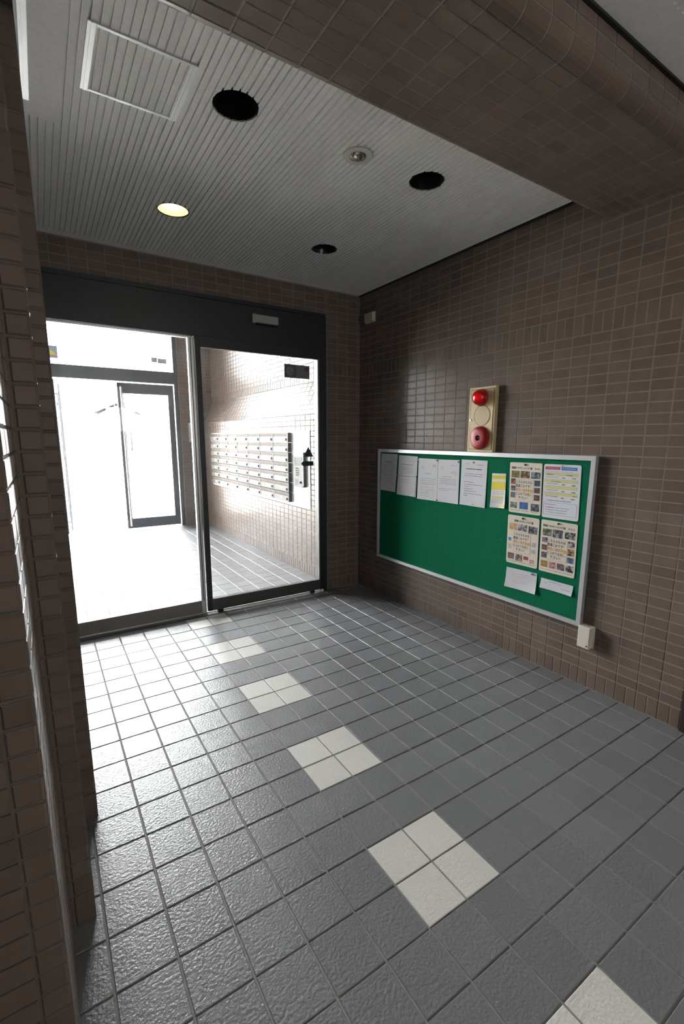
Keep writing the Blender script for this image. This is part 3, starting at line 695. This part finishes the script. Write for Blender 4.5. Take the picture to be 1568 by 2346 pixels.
def pin(par, P, u, v, m=None, r=0.0045):
    x, y, z = P(u, v)
    return MB().lathe([(0.0005, x - 0.008), (r, x - 0.0075), (r * 0.75, x - 0.003), (r, x - 0.0005)], (0, y, z), 'x', 12, cap0=True).done('push_pin', m or SILVER, par, True)
def text(par, P, s, uc, vc, size, m, name='lettering', width=None):
    """flat lettering centred at (uc,vc) on the sheet"""
    cu = bpy.data.curves.new('t', 'FONT'); cu.body = s; cu.size = size; cu.align_x = 'CENTER'; cu.align_y = 'CENTER'; cu.resolution_u = 2; cu.fill_mode = 'FRONT'; cu.offset = size * 0.018
    o = bpy.data.objects.new('t', cu); COL.objects.link(o)
    bpy.context.view_layer.update()
    dg = bpy.context.evaluated_depsgraph_get(); me = bpy.data.meshes.new_from_object(o.evaluated_get(dg))
    bpy.data.objects.remove(o)
    if not me.vertices: return None
    xs = [v.co.x for v in me.vertices]; sc = 1.0
    if width: sc = width / (max(xs) - min(xs))
    x, y, z = P(uc, vc)
    off = Vector(par.location) + (Vector(par.parent.location) if par.parent else Vector())
    for v in me.vertices: v.co = Vector((x - 0.0007, y - v.co.x * sc, z + v.co.y)) - off
    me.materials.clear(); me.materials.append(m)
    q = bpy.data.objects.new(name, me); link(q, par)
    return q

# white A4 notices, from the corner outwards
s, P = sheet('notice_sheet', (2.009, 1.210), (1.800, 1.210), (1.818, 0.909), (2.011, 0.911), 'white paper notice with a red pin, nearest the room corner', PAPER, curl=0.004)
scribble(s, P, [(0.22, 0.78, 0.215, 0.018)], INK, seed=1); scribble(s, P, [(0.15, 0.85, v, 0.009) for v in (0.27, 0.30, 0.33, 0.37, 0.40, 0.44, 0.47, 0.55, 0.58, 0.66, 0.72, 0.78)] + [(0.6, 0.85, 0.15, 0.009)], INKG, seed=2)
pin(s, P, 0.06, 0.05, INKR)
s, P = sheet('notice_sheet', (1.783, 1.204), (1.567, 1.199), (1.575, 0.894), (1.800, 0.894), 'white paper notice tied down by a dark string', PAPER, curl=0.003)
scribble(s, P, [(0.2, 0.75, 0.22, 0.016)], INK, seed=3); scribble(s, P, [(0.15, 0.8, v, 0.009) for v in (0.29, 0.32, 0.35, 0.39, 0.43)] + [(0.55, 0.8, 0.13, 0.009)] + [(0.2, 0.7, v, 0.008) for v in (0.6, 0.66)], INKG, seed=4)
stg = empty('tie_string', (XP - 0.006, 1.69, 1.045), 'thin dark string stretched across a white notice between two pins', 'string')
def tube(mb, pts, r, n=6):
    for a, b_ in zip(pts, pts[1:]):
        a, b_ = Vector(a), Vector(b_); d = (b_ - a).normalized(); t = d.orthogonal().normalized(); q = d.cross(t)
        r0 = [mb.bm.verts.new(a + (t * math.cos(2 * math.pi * i / n) + q * math.sin(2 * math.pi * i / n)) * r) for i in range(n)]
        r1 = [mb.bm.verts.new(b_ + (t * math.cos(2 * math.pi * i / n) + q * math.sin(2 * math.pi * i / n)) * r) for i in range(n)]
        for i in range(n): mb.bm.faces.new((r0[i], r0[(i + 1) % n], r1[(i + 1) % n], r1[i]))
mb = MB(); tube(mb, [(XP - 0.006, 1.804, 1.046), (XP - 0.0065, 1.69, 1.043), (XP - 0.006, 1.566, 1.049)], 0.0011); mb.done('cross_string', BLACK, stg)
mb = MB(); tube(mb, [(XP - 0.006, 1.566, 1.049), (XP - 0.007, 1.578, 0.985), (XP - 0.008, 1.575, 0.930), (XP - 0.008, 1.585, 0.905), (XP - 0.006, 1.580, 0.870)], 0.0010); mb.done('loose_end', BLACK, stg)
for y, z, m in ((1.804, 1.046, INKY), (1.566, 1.049, BLACK)): MB().lathe([(0.0005, XP - 0.011), (0.005, XP - 0.010), (0.004, XP - 0.001)], (0, y, z), 'x', 12, cap0=True).done('push_pin', m, stg, True)
s, P = sheet('notice_sheet', (1.554, 1.188), (1.353, 1.188), (1.349, 0.889), (1.559, 0.885), 'white page with red lines, left page of the pinned pair', PAPER, curl=0.002)
scribble(s, P, [(0.15, 0.33, v, 0.010) for v in (0.20, 0.24)] + [(0.75, 0.92, v, 0.016) for v in (0.15, 0.18)] + [(0.35, 0.7, 0.36, 0.012)] + [(0.15, 0.92, v, 0.011) for v in (0.48, 0.53, 0.58, 0.62)] + [(0.15, 0.6, v, 0.010) for v in (0.80, 0.85, 0.91)], INKG, seed=5); scribble(s, P, [(0.15, 0.85, v, 0.010) for v in (0.69, 0.75)], INKR, seed=6)
pin(s, P, 0.04, 0.04); pin(s, P, 0.985, 0.03, BLACK)
s, P = sheet('notice_sheet', (1.350, 1.187), (1.148, 1.189), (1.144, 0.891), (1.347, 0.889), 'white page with a short red heading, right page of the pinned pair', PAPER, curl=0.002)
scribble(s, P, [(0.1, 0.28, v, 0.010) for v in (0.17, 0.21)] + [(0.6, 0.88, v, 0.010) for v in (0.13, 0.28, 0.31)] + [(0.08, 0.88, v, 0.011) for v in (0.45, 0.49, 0.53, 0.57, 0.68)] + [(0.08, 0.55, 0.72, 0.010)], INKG, seed=7); scribble(s, P, [(0.25, 0.65, 0.395, 0.014)], INKR, seed=8)
pin(s, P, 0.97, 0.04, BLACK); pin(s, P, 0.02, 0.97, BLACK)
s, P = sheet('notice_sheet', (1.130, 1.195), (0.914, 1.195), (0.913, 0.894), (1.129, 0.894), 'white notice with a bold title, beside the yellow leaflet', PAPER, curl=0.004)
scribble(s, P, [(0.2, 0.8, 0.195, 0.026)], INK, seed=9); scribble(s, P, [(0.15, 0.85, v, 0.010) for v in (0.30, 0.345)] + [(0.62, 0.85, 0.10, 0.009), (0.15, 0.3, 0.085, 0.009)] + [(0.15, e, v, 0.011) for e, v in ((0.55, 0.48), (0.87, 0.535), (0.35, 0.58), (0.5, 0.63), (0.65, 0.68), (0.85, 0.735), (0.3, 0.78))], INK, seed=10)
pin(s, P, 0.47, 0.05, INKY); pin(s, P, 0.52, 0.955, INKY)
# yellow folded leaflet
s, P0 = sheet('folded_leaflet', (0.872, 1.119), (0.768, 1.123), (0.759, 0.912), (0.869, 0.906), 'narrow yellow and white folded leaflet', mat('glossy_leaflet', (0.68, 0.68, 0.66), 0.3), curl=0.010)
LY = mat('leaflet_yellow', (0.66, 0.55, 0.03), 0.35)
patch(s, P0, 0.02, 0.055, 0.98, 0.16, LY); patch(s, P0, 0.03, 0.235, 0.98, 0.47, LY); patch(s, P0, 0.15, 0.66, 0.85, 0.735, mat('leaflet_pale_yellow', (0.66, 0.60, 0.25), 0.35)); patch(s, P0, 0.6, 0.90, 0.97, 0.965, LY)
scribble(s, P0, [(0.15, 0.85, v, 0.012) for v in (0.10, 0.29, 0.34, 0.40)], INKO, seed=11, h=0.0008); scribble(s, P0, [(0.1, 0.9, v, 0.010) for v in (0.52, 0.56, 0.60, 0.69, 0.77, 0.81, 0.85)], INKG, seed=12, h=0.0008)

def photo(name, c1, c2, sc=60):
    if name in MATS: return MATS[name]
    m, t, p = new_mat(name); N, L = t.nodes, t.links
    g = N.new('ShaderNodeNewGeometry'); n = N.new('ShaderNodeTexNoise'); n.inputs['Scale'].default_value = sc; n.inputs['Detail'].default_value = 1.5
    L.new(g.outputs['Position'], n.inputs['Vector'])
    r = N.new('ShaderNodeValToRGB'); r.color_ramp.elements[0].position = 0.42; r.color_ramp.elements[1].position = 0.58
    r.color_ramp.elements[0].color = (*c1, 1); r.color_ramp.elements[1].color = (*c2, 1)
    L.new(n.outputs['Fac'], r.inputs['Fac']); L.new(r.outputs['Color'], p.inputs['Base Color']); p.inputs['Roughness'].default_value = 0.35
    MATS[name] = m; return m
PINK = mat('print_pale_pink', (0.55, 0.36, 0.31), 0.4)
TITLE = '間違いやすいゴミ種類'
LINES = [('こちらのものは', 0.385, INK, 0.49), ('資源ごみです！', 0.462, INK, 0.47), ('黄色い指定袋', 0.540, INKO, 0.43), ('に入れてお出し', 0.617, INK, 0.49), ('下さい！', 0.695, INK, 0.29)]
def garbage_poster(c, label, extra, ph, key):
    s, P = sheet('sorting_poster', *c, label, CREAM, lift=0.0025, rnd=0.045)
    Wd = abs(c[1][0] - c[0][0])
    text(s, P, TITLE + (('　' + extra) if extra else ''), 0.5 if extra else 0.52, 0.112, 0.0145, INK, 'title_lettering', Wd * (0.86 if extra else 0.60))
    for i, (u0, v0, u1, v1, c1, c2) in enumerate(ph): patch(s, P, u0, v0, u1, v1, photo('poster_photo_%s_%d' % (key, i), c1, c2), 'printed_photo')
    patch(s, P, 0.215, 0.325, 0.765, 0.755, PINK, 'text_border', 0.0005); tp = patch(s, P, 0.226, 0.333, 0.754, 0.747, CREAM, 'text_panel', 0.0007)
    for tx, v, m, wd in LINES:
        q = text(tp, P, tx, 0.47 if m is not INKO else 0.44, v, 0.0190, m, 'lettering', Wd * wd)
        if q:
            for vv in q.data.vertices: vv.co.x -= 0.0004
    patch(s, P, 0.665, 0.515, 0.745, 0.575, mat('print_bag_yellow', (0.60, 0.36, 0.06), 0.4), 'bag_picture', 0.0009)
    scribble(s, P, [(0.06, 0.38, 0.948, 0.010), (0.42, 0.66, 0.948, 0.012), (0.70, 0.93, 0.948, 0.012)], INKG, seed=hash(key) % 97 + 3, h=0.0006)
    pin(s, P, 0.5, 0.04, BLACK, 0.0055)
olive, navy, maroon, slate = (0.13, 0.11, 0.025), (0.02, 0.025, 0.05), (0.07, 0.02, 0.03), (0.05, 0.06, 0.08)
garbage_poster([(0.744, 1.194), (0.528, 1.196), (0.516, 0.900), (0.732, 0.896)], 'cream garbage sorting poster with a blue screen photo, upper one beside the leaflet', 'その2',
  [(0.06, 0.165, 0.32, 0.30, olive, (0.22, 0.19, 0.05)), (0.345, 0.165, 0.635, 0.30, (0.06, 0.03, 0.02), (0.30, 0.22, 0.06)), (0.68, 0.175, 0.955, 0.30, (0.015, 0.015, 0.03), (0.16, 0.25, 0.24)),
   (0.05, 0.32, 0.2, 0.435, (0.08, 0.03, 0.02), (0.38, 0.10, 0.07)), (0.05, 0.46, 0.2, 0.56, (0.04, 0.035, 0.04), (0.20, 0.20, 0.23)), (0.05, 0.59, 0.2, 0.70, (0.06, 0.14, 0.13), (0.12, 0.14, 0.17)),
   (0.785, 0.33, 0.955, 0.44, navy, (0.05, 0.06, 0.12)), (0.785, 0.47, 0.955, 0.575, (0.06, 0.055, 0.05), (0.13, 0.13, 0.12)), (0.785, 0.61, 0.955, 0.72, maroon, (0.12, 0.10, 0.10)),
   (0.05, 0.79, 0.27, 0.91, (0.30, 0.29, 0.27), (0.06, 0.12, 0.09)), (0.345, 0.775, 0.615, 0.915, (0.04, 0.14, 0.40), (0.03, 0.10, 0.26)), (0.70, 0.785, 0.955, 0.93, (0.02, 0.03, 0.03), (0.16, 0.20, 0.24))], 'a')
garbage_poster([(0.733, 0.880), (0.519, 0.881), (0.512, 0.587), (0.727, 0.584)], 'cream garbage sorting poster with pale sketches, lower one farther from the board edge', '',
  [(0.06, 0.165, 0.32, 0.30, (0.52, 0.40, 0.27), (0.50, 0.26, 0.08)), (0.345, 0.165, 0.635, 0.30, (0.12, 0.09, 0.09), (0.42, 0.40, 0.40)), (0.68, 0.175, 0.955, 0.32, (0.03, 0.03, 0.035), (0.20, 0.21, 0.24)),
   (0.05, 0.47, 0.14, 0.535, (0.07, 0.13, 0.33), (0.10, 0.20, 0.42)), (0.05, 0.60, 0.16, 0.70, (0.45, 0.44, 0.44), (0.38, 0.38, 0.38)), (0.80, 0.49, 0.93, 0.58, (0.45, 0.42, 0.44), (0.36, 0.35, 0.40)), (0.80, 0.63, 0.93, 0.71, (0.46, 0.43, 0.42), (0.38, 0.37, 0.40)),
   (0.05, 0.785, 0.26, 0.91, (0.13, 0.08, 0.09), (0.20, 0.13, 0.14)), (0.31, 0.785, 0.53, 0.93, (0.36, 0.26, 0.17), (0.08, 0.07, 0.08)), (0.57, 0.80, 0.72, 0.87, (0.32, 0.06, 0.06), (0.26, 0.06, 0.06)), (0.77, 0.84, 0.90, 0.92, (0.36, 0.10, 0.08), (0.48, 0.34, 0.28))], 'b')
garbage_poster([(0.507, 0.883), (0.291, 0.884), (0.284, 0.588), (0.500, 0.585)], 'cream garbage sorting poster with many colour photos, nearest the lower board corner', 'その３',
  [(0.06, 0.165, 0.32, 0.30, (0.09, 0.08, 0.03), (0.24, 0.28, 0.25)), (0.345, 0.155, 0.63, 0.31, (0.10, 0.04, 0.03), (0.22, 0.36, 0.50)), (0.68, 0.165, 0.955, 0.295, (0.025, 0.025, 0.03), (0.30, 0.30, 0.28)),
   (0.05, 0.335, 0.21, 0.43, (0.06, 0.045, 0.07), (0.22, 0.20, 0.25)), (0.05, 0.475, 0.21, 0.58, (0.22, 0.09, 0.06), (0.14, 0.07, 0.06)), (0.05, 0.62, 0.21, 0.73, (0.12, 0.13, 0.17), (0.06, 0.065, 0.08)),
   (0.78, 0.335, 0.955, 0.45, maroon, (0.40, 0.35, 0.37)), (0.78, 0.47, 0.955, 0.60, (0.06, 0.03, 0.07), (0.40, 0.26, 0.06)), (0.78, 0.63, 0.955, 0.735, (0.08, 0.07, 0.11), (0.09, 0.24, 0.36)),
   (0.05, 0.785, 0.25, 0.905, (0.36, 0.13, 0.05), (0.28, 0.28, 0.06)), (0.285, 0.785, 0.48, 0.905, (0.42, 0.30, 0.30), (0.38, 0.07, 0.09)), (0.515, 0.785, 0.72, 0.905, (0.24, 0.19, 0.20), (0.12, 0.05, 0.08)), (0.755, 0.785, 0.955, 0.905, (0.03, 0.03, 0.03), (0.42, 0.40, 0.42))], 'c')
# white laminated schedule
s, P = sheet('collection_schedule', (0.517, 1.194), (0.301, 1.196), (0.292, 0.900), (0.508, 0.896), 'white laminated schedule with red and blue heading bars', LAMW, lift=0.0025, rnd=0.05)
patch(s, P, 0.04, 0.045, 0.455, 0.098, mat('header_red', (0.42, 0.06, 0.09), 0.35), 'heading_bar'); patch(s, P, 0.485, 0.045, 0.90, 0.103, mat('header_blue', (0.05, 0.16, 0.38), 0.35), 'heading_bar')
scribble(s, P, [(0.08, 0.42, 0.071, 0.018)], mat('print_pink', (0.6, 0.25, 0.25), 0.5), seed=21, h=0.0008); scribble(s, P, [(0.52, 0.86, 0.073, 0.020)], mat('print_light_blue', (0.25, 0.40, 0.62), 0.5), seed=22, h=0.0008)
BAND = mat('highlight_yellow', (0.60, 0.56, 0.26), 0.35)
for v in (0.185, 0.310, 0.430, 0.550): patch(s, P, 0.04, v - 0.030, 0.94, v + 0.026, BAND, 'highlight_band')
for v in (0.155, 0.272, 0.395, 0.515, 0.705): patch(s, P, 0.04, v - 0.0015, 0.94, v + 0.0015, INKG, 'ruled_line', 0.0006)
patch(s, P, 0.04, 0.932, 0.94, 0.936, INKG, 'ruled_line', 0.0006); patch(s, P, 0.04, 0.705, 0.044, 0.935, INKG, 'ruled_line', 0.0006); patch(s, P, 0.936, 0.705, 0.94, 0.935, INKG, 'ruled_line', 0.0006)
scribble(s, P, [(0.06, 0.8, 0.13, 0.012)], mat('print_mauve', (0.42, 0.22, 0.42), 0.5), seed=23, h=0.0008)
scribble(s, P, [(0.10, 0.28, 0.185, 0.018), (0.62, 0.80, 0.19, 0.014), (0.82, 0.94, 0.56, 0.012)] + [(0.52, 0.60, v, 0.024) for v in (0.242, 0.365, 0.488, 0.610)] + [(0.78, 0.88, v, 0.022) for v in (0.242, 0.368, 0.492, 0.617)] + [(0.12, 0.80, 0.665, 0.013)], INK, seed=24, h=0.0008)
scribble(s, P, [(0.08, 0.42, v, 0.014) for v in (0.235, 0.357, 0.475, 0.592)] + [(0.08, 0.4, 0.745, 0.014), (0.35, 0.75, 0.80, 0.011), (0.08, 0.70, 0.845, 0.012)], INKB, seed=25, h=0.0008)
scribble(s, P, [(0.22, 0.48, 0.315, 0.018)], INKGN, seed=26, h=0.0009); scribble(s, P, [(0.10, 0.34, 0.797, 0.020), (0.22, 0.3, 0.668, 0.013)], INKR, seed=27, h=0.0009); scribble(s, P, [(0.1, 0.7, 0.89, 0.012)], INKG, seed=28, h=0.0008)
pin(s, P, 0.5, 0.025, SILVER, 0.0055)
# two lower slips
s, P = sheet('notice_slip', (0.719, 0.553), (0.508, 0.561), (0.505, 0.436), (0.721, 0.430), 'white landscape note with red writing under the sorting posters', PAPER, curl=0.012)
scribble(s, P, [(0.15, 0.8, v, 0.020) for v in (0.22, 0.32, 0.40)] + [(0.2, 0.75, v, 0.018) for v in (0.52, 0.60, 0.68)], mat('print_faded_red', (0.50, 0.24, 0.26), 0.7), seed=31)
pin(s, P, 0.86, 0.07, INKGN, 0.006)
s, P = sheet('paper_strip', (0.480, 0.545), (0.285, 0.546), (0.288, 0.488), (0.481, 0.488), 'narrow white paper strip at the bottom of the board', PAPER, curl=0.010)
scribble(s, P, [(0.25, 0.5, 0.20, 0.07), (0.1, 0.22, 0.4, 0.05), (0.55, 0.68, 0.25, 0.04), (0.65, 0.92, 0.62, 0.06)], INKG, seed=32)

# ------------------------------------------------------------------ fire alarm panel
fa = empty('fire_alarm_panel', (XR, 0.978, 1.246), 'cream fire alarm panel with red lamp and red push button above the board', 'fire alarm')
CR = mat('cream_enamel', (0.58, 0.45, 0.24), 0.38); CR2 = mat('cream_enamel_worn', (0.48, 0.37, 0.20), 0.42)
XA = 1.562
MB().box((XA + 0.004, 0.872, 1.247), (XR, 1.080, 1.650), 0.004).done('housing', CR, fa)
g0y, g1y, g0z, g1z = 0.882, 1.066, 1.262, 1.636
for a, b in (((g0y, g0z), (g1y, g0z + 0.003)), ((g0y, g1z - 0.003), (g1y, g1z)), ((g0y, g0z), (g0y + 0.003, g1z)), ((g1y - 0.003, g0z), (g1y, g1z))):
    box('cover_seam', (XA + 0.0030, a[0], a[1]), (XA + 0.0045, b[0], b[1]), mat('dark_seam', (0.12, 0.09, 0.04), 0.7), fa)
box('cover_plate', (XA + 0.0015, g0y + 0.004, g0z + 0.004), (XA + 0.0045, g1y - 0.004, g1z - 0.004), CR, fa, 0.001)
RED = mat('red_plastic', (0.34, 0.012, 0.018), 0.38)
lmp = MB().lathe([(0.052, XA + 0.002), (0.052, XA - 0.004), (0.048, XA - 0.012)], (0, 0.978, 1.583), 'x', 28).done('lamp_base', RED, fa, True)
MB().lathe([(0.048, XA - 0.010), (0.046, XA - 0.030), (0.038, XA - 0.046), (0.024, XA - 0.056), (0.0005, XA - 0.060)], (0, 0.978, 1.583), 'x', 28).done('lamp_dome', mat('red_lamp_lens', (0.26, 0.003, 0.004), 0.18, trans=0.45), lmp, True)
MB().lathe([(0.0005, XA - 0.040), (0.008, XA - 0.036), (0.010, XA - 0.026), (0.007, XA - 0.012)], (0, 0.998, 1.585), 'x', 16).done('lamp_bulb', mat('red_lamp_glow', (1, 0.05, 0.03), 0.4, emit=(1.0, 0.03, 0.02), estr=0.05), lmp, True)
MB().lathe([(0.0005, XA - 0.0005), (0.061, XA - 0.0005), (0.063, XA + 0.002)], (0, 0.968, 1.474), 'x', 36, cap0=True).done('speaker_disc', CR2, fa, True)
MB().lathe([(0.0645, XA + 0.0016), (0.0645, XA + 0.0008), (0.063, XA + 0.0008), (0.063, XA + 0.0016)], (0, 0.968, 1.474), 'x', 36).done('speaker_groove', MATS['dark_seam'], fa)
brg = MB().lathe([(0.072, XA + 0.002), (0.071, XA - 0.010), (0.062, XA - 0.019), (0.040, XA - 0.023), (0.018, XA - 0.023), (0.017, XA - 0.012)], (0, 0.974, 1.336), 'x', 36).done('button_ring', RED, fa, True)
MB().lathe([(0.0005, XA - 0.016), (0.016, XA - 0.015), (0.017, XA - 0.010)], (0, 0.974, 1.336), 'x', 20, cap0=True).done('push_button', mat('black_button', (0.012, 0.014, 0.018), 0.15), brg, True)
MB().box((XA - 0.0165, 0.968, 1.334), (XA - 0.0155, 0.984, 1.338)).done('button_mark', mat('button_grey', (0.2, 0.22, 0.24), 0.4), brg)
MB().box((XA - 0.0215, 0.957, 1.372), (XA - 0.0195, 0.993, 1.380)).done('name_mark', mat('pale_pink_print', (0.55, 0.35, 0.36), 0.5), brg)
MB().lathe([(0.0005, XA - 0.004), (0.006, XA - 0.003), (0.006, XA + 0.003)], (0, 1.056, 1.448), 'x', 12, cap0=True).done('cover_screw', SILVER, fa, True)
# ------------------------------------------------------------------ wall boxes
lb = empty('surface_box', (XR, 0.19, 0.235), 'off-white plastic junction box under the lower board corner', 'junction box')
IV = mat('off_white_plastic', (0.60, 0.56, 0.48), 0.45)
MB().box((1.550, 0.157, 0.234), (XR, 0.223, 0.352), 0.004).done('cover', IV, lb)
box('base_plate', (1.588, 0.154, 0.232), (XR, 0.226, 0.354), IV, lb)
MB().lathe([(0.0005, 1.5475), (0.0035, 1.5475), (0.0035, 1.551)], (0, 0.170, 0.250), 'x', 12, cap0=True).done('screw_hole', BLACK, lb)
MB().lathe([(0.0005, 0.0), (0.004, 0.0), (0.004, 0.002)], (1.572, 0.178, 0.351), 'z', 12, cap1=True).done('top_knockout', mat('knockout_grey', (0.3, 0.29, 0.26), 0.6), lb)
ub = empty('detector_box', (XR, 2.21, 2.268), 'small off-white box high in the room corner', 'junction box')
MB().box((1.566, 2.150, 2.268), (XR, 2.262, 2.338), 0.004).done('cover', IV, ub)
box('base_plate', (1.588, 2.146, 2.264), (XR, 2.266, 2.342), IV, ub)

# warm fill light, added unseen behind the viewpoint to light the near surfaces
o = empty('corridor_fill_light', (0.1, -2.3, 2.495), 'round warm fill light added unseen in the corridor behind the viewpoint', 'ceiling light')
MB().lathe([(0.12, 2.495), (0.12, 2.47), (0.10, 2.462), (0.0005, 2.458)], (0.1, -2.3, 0), 'z', 28).done('lamp_glass', mat('fill_light_glass', (1, 0.9, 0.7), 0.4, emit=(1.0, 0.78, 0.50), estr=0.35), o, True)
MB().lathe([(0.125, 2.495), (0.125, 2.475), (0.119, 2.475), (0.119, 2.495)], (0.1, -2.3, 0), 'z', 28).done('lamp_rim', SILVER, o, True)
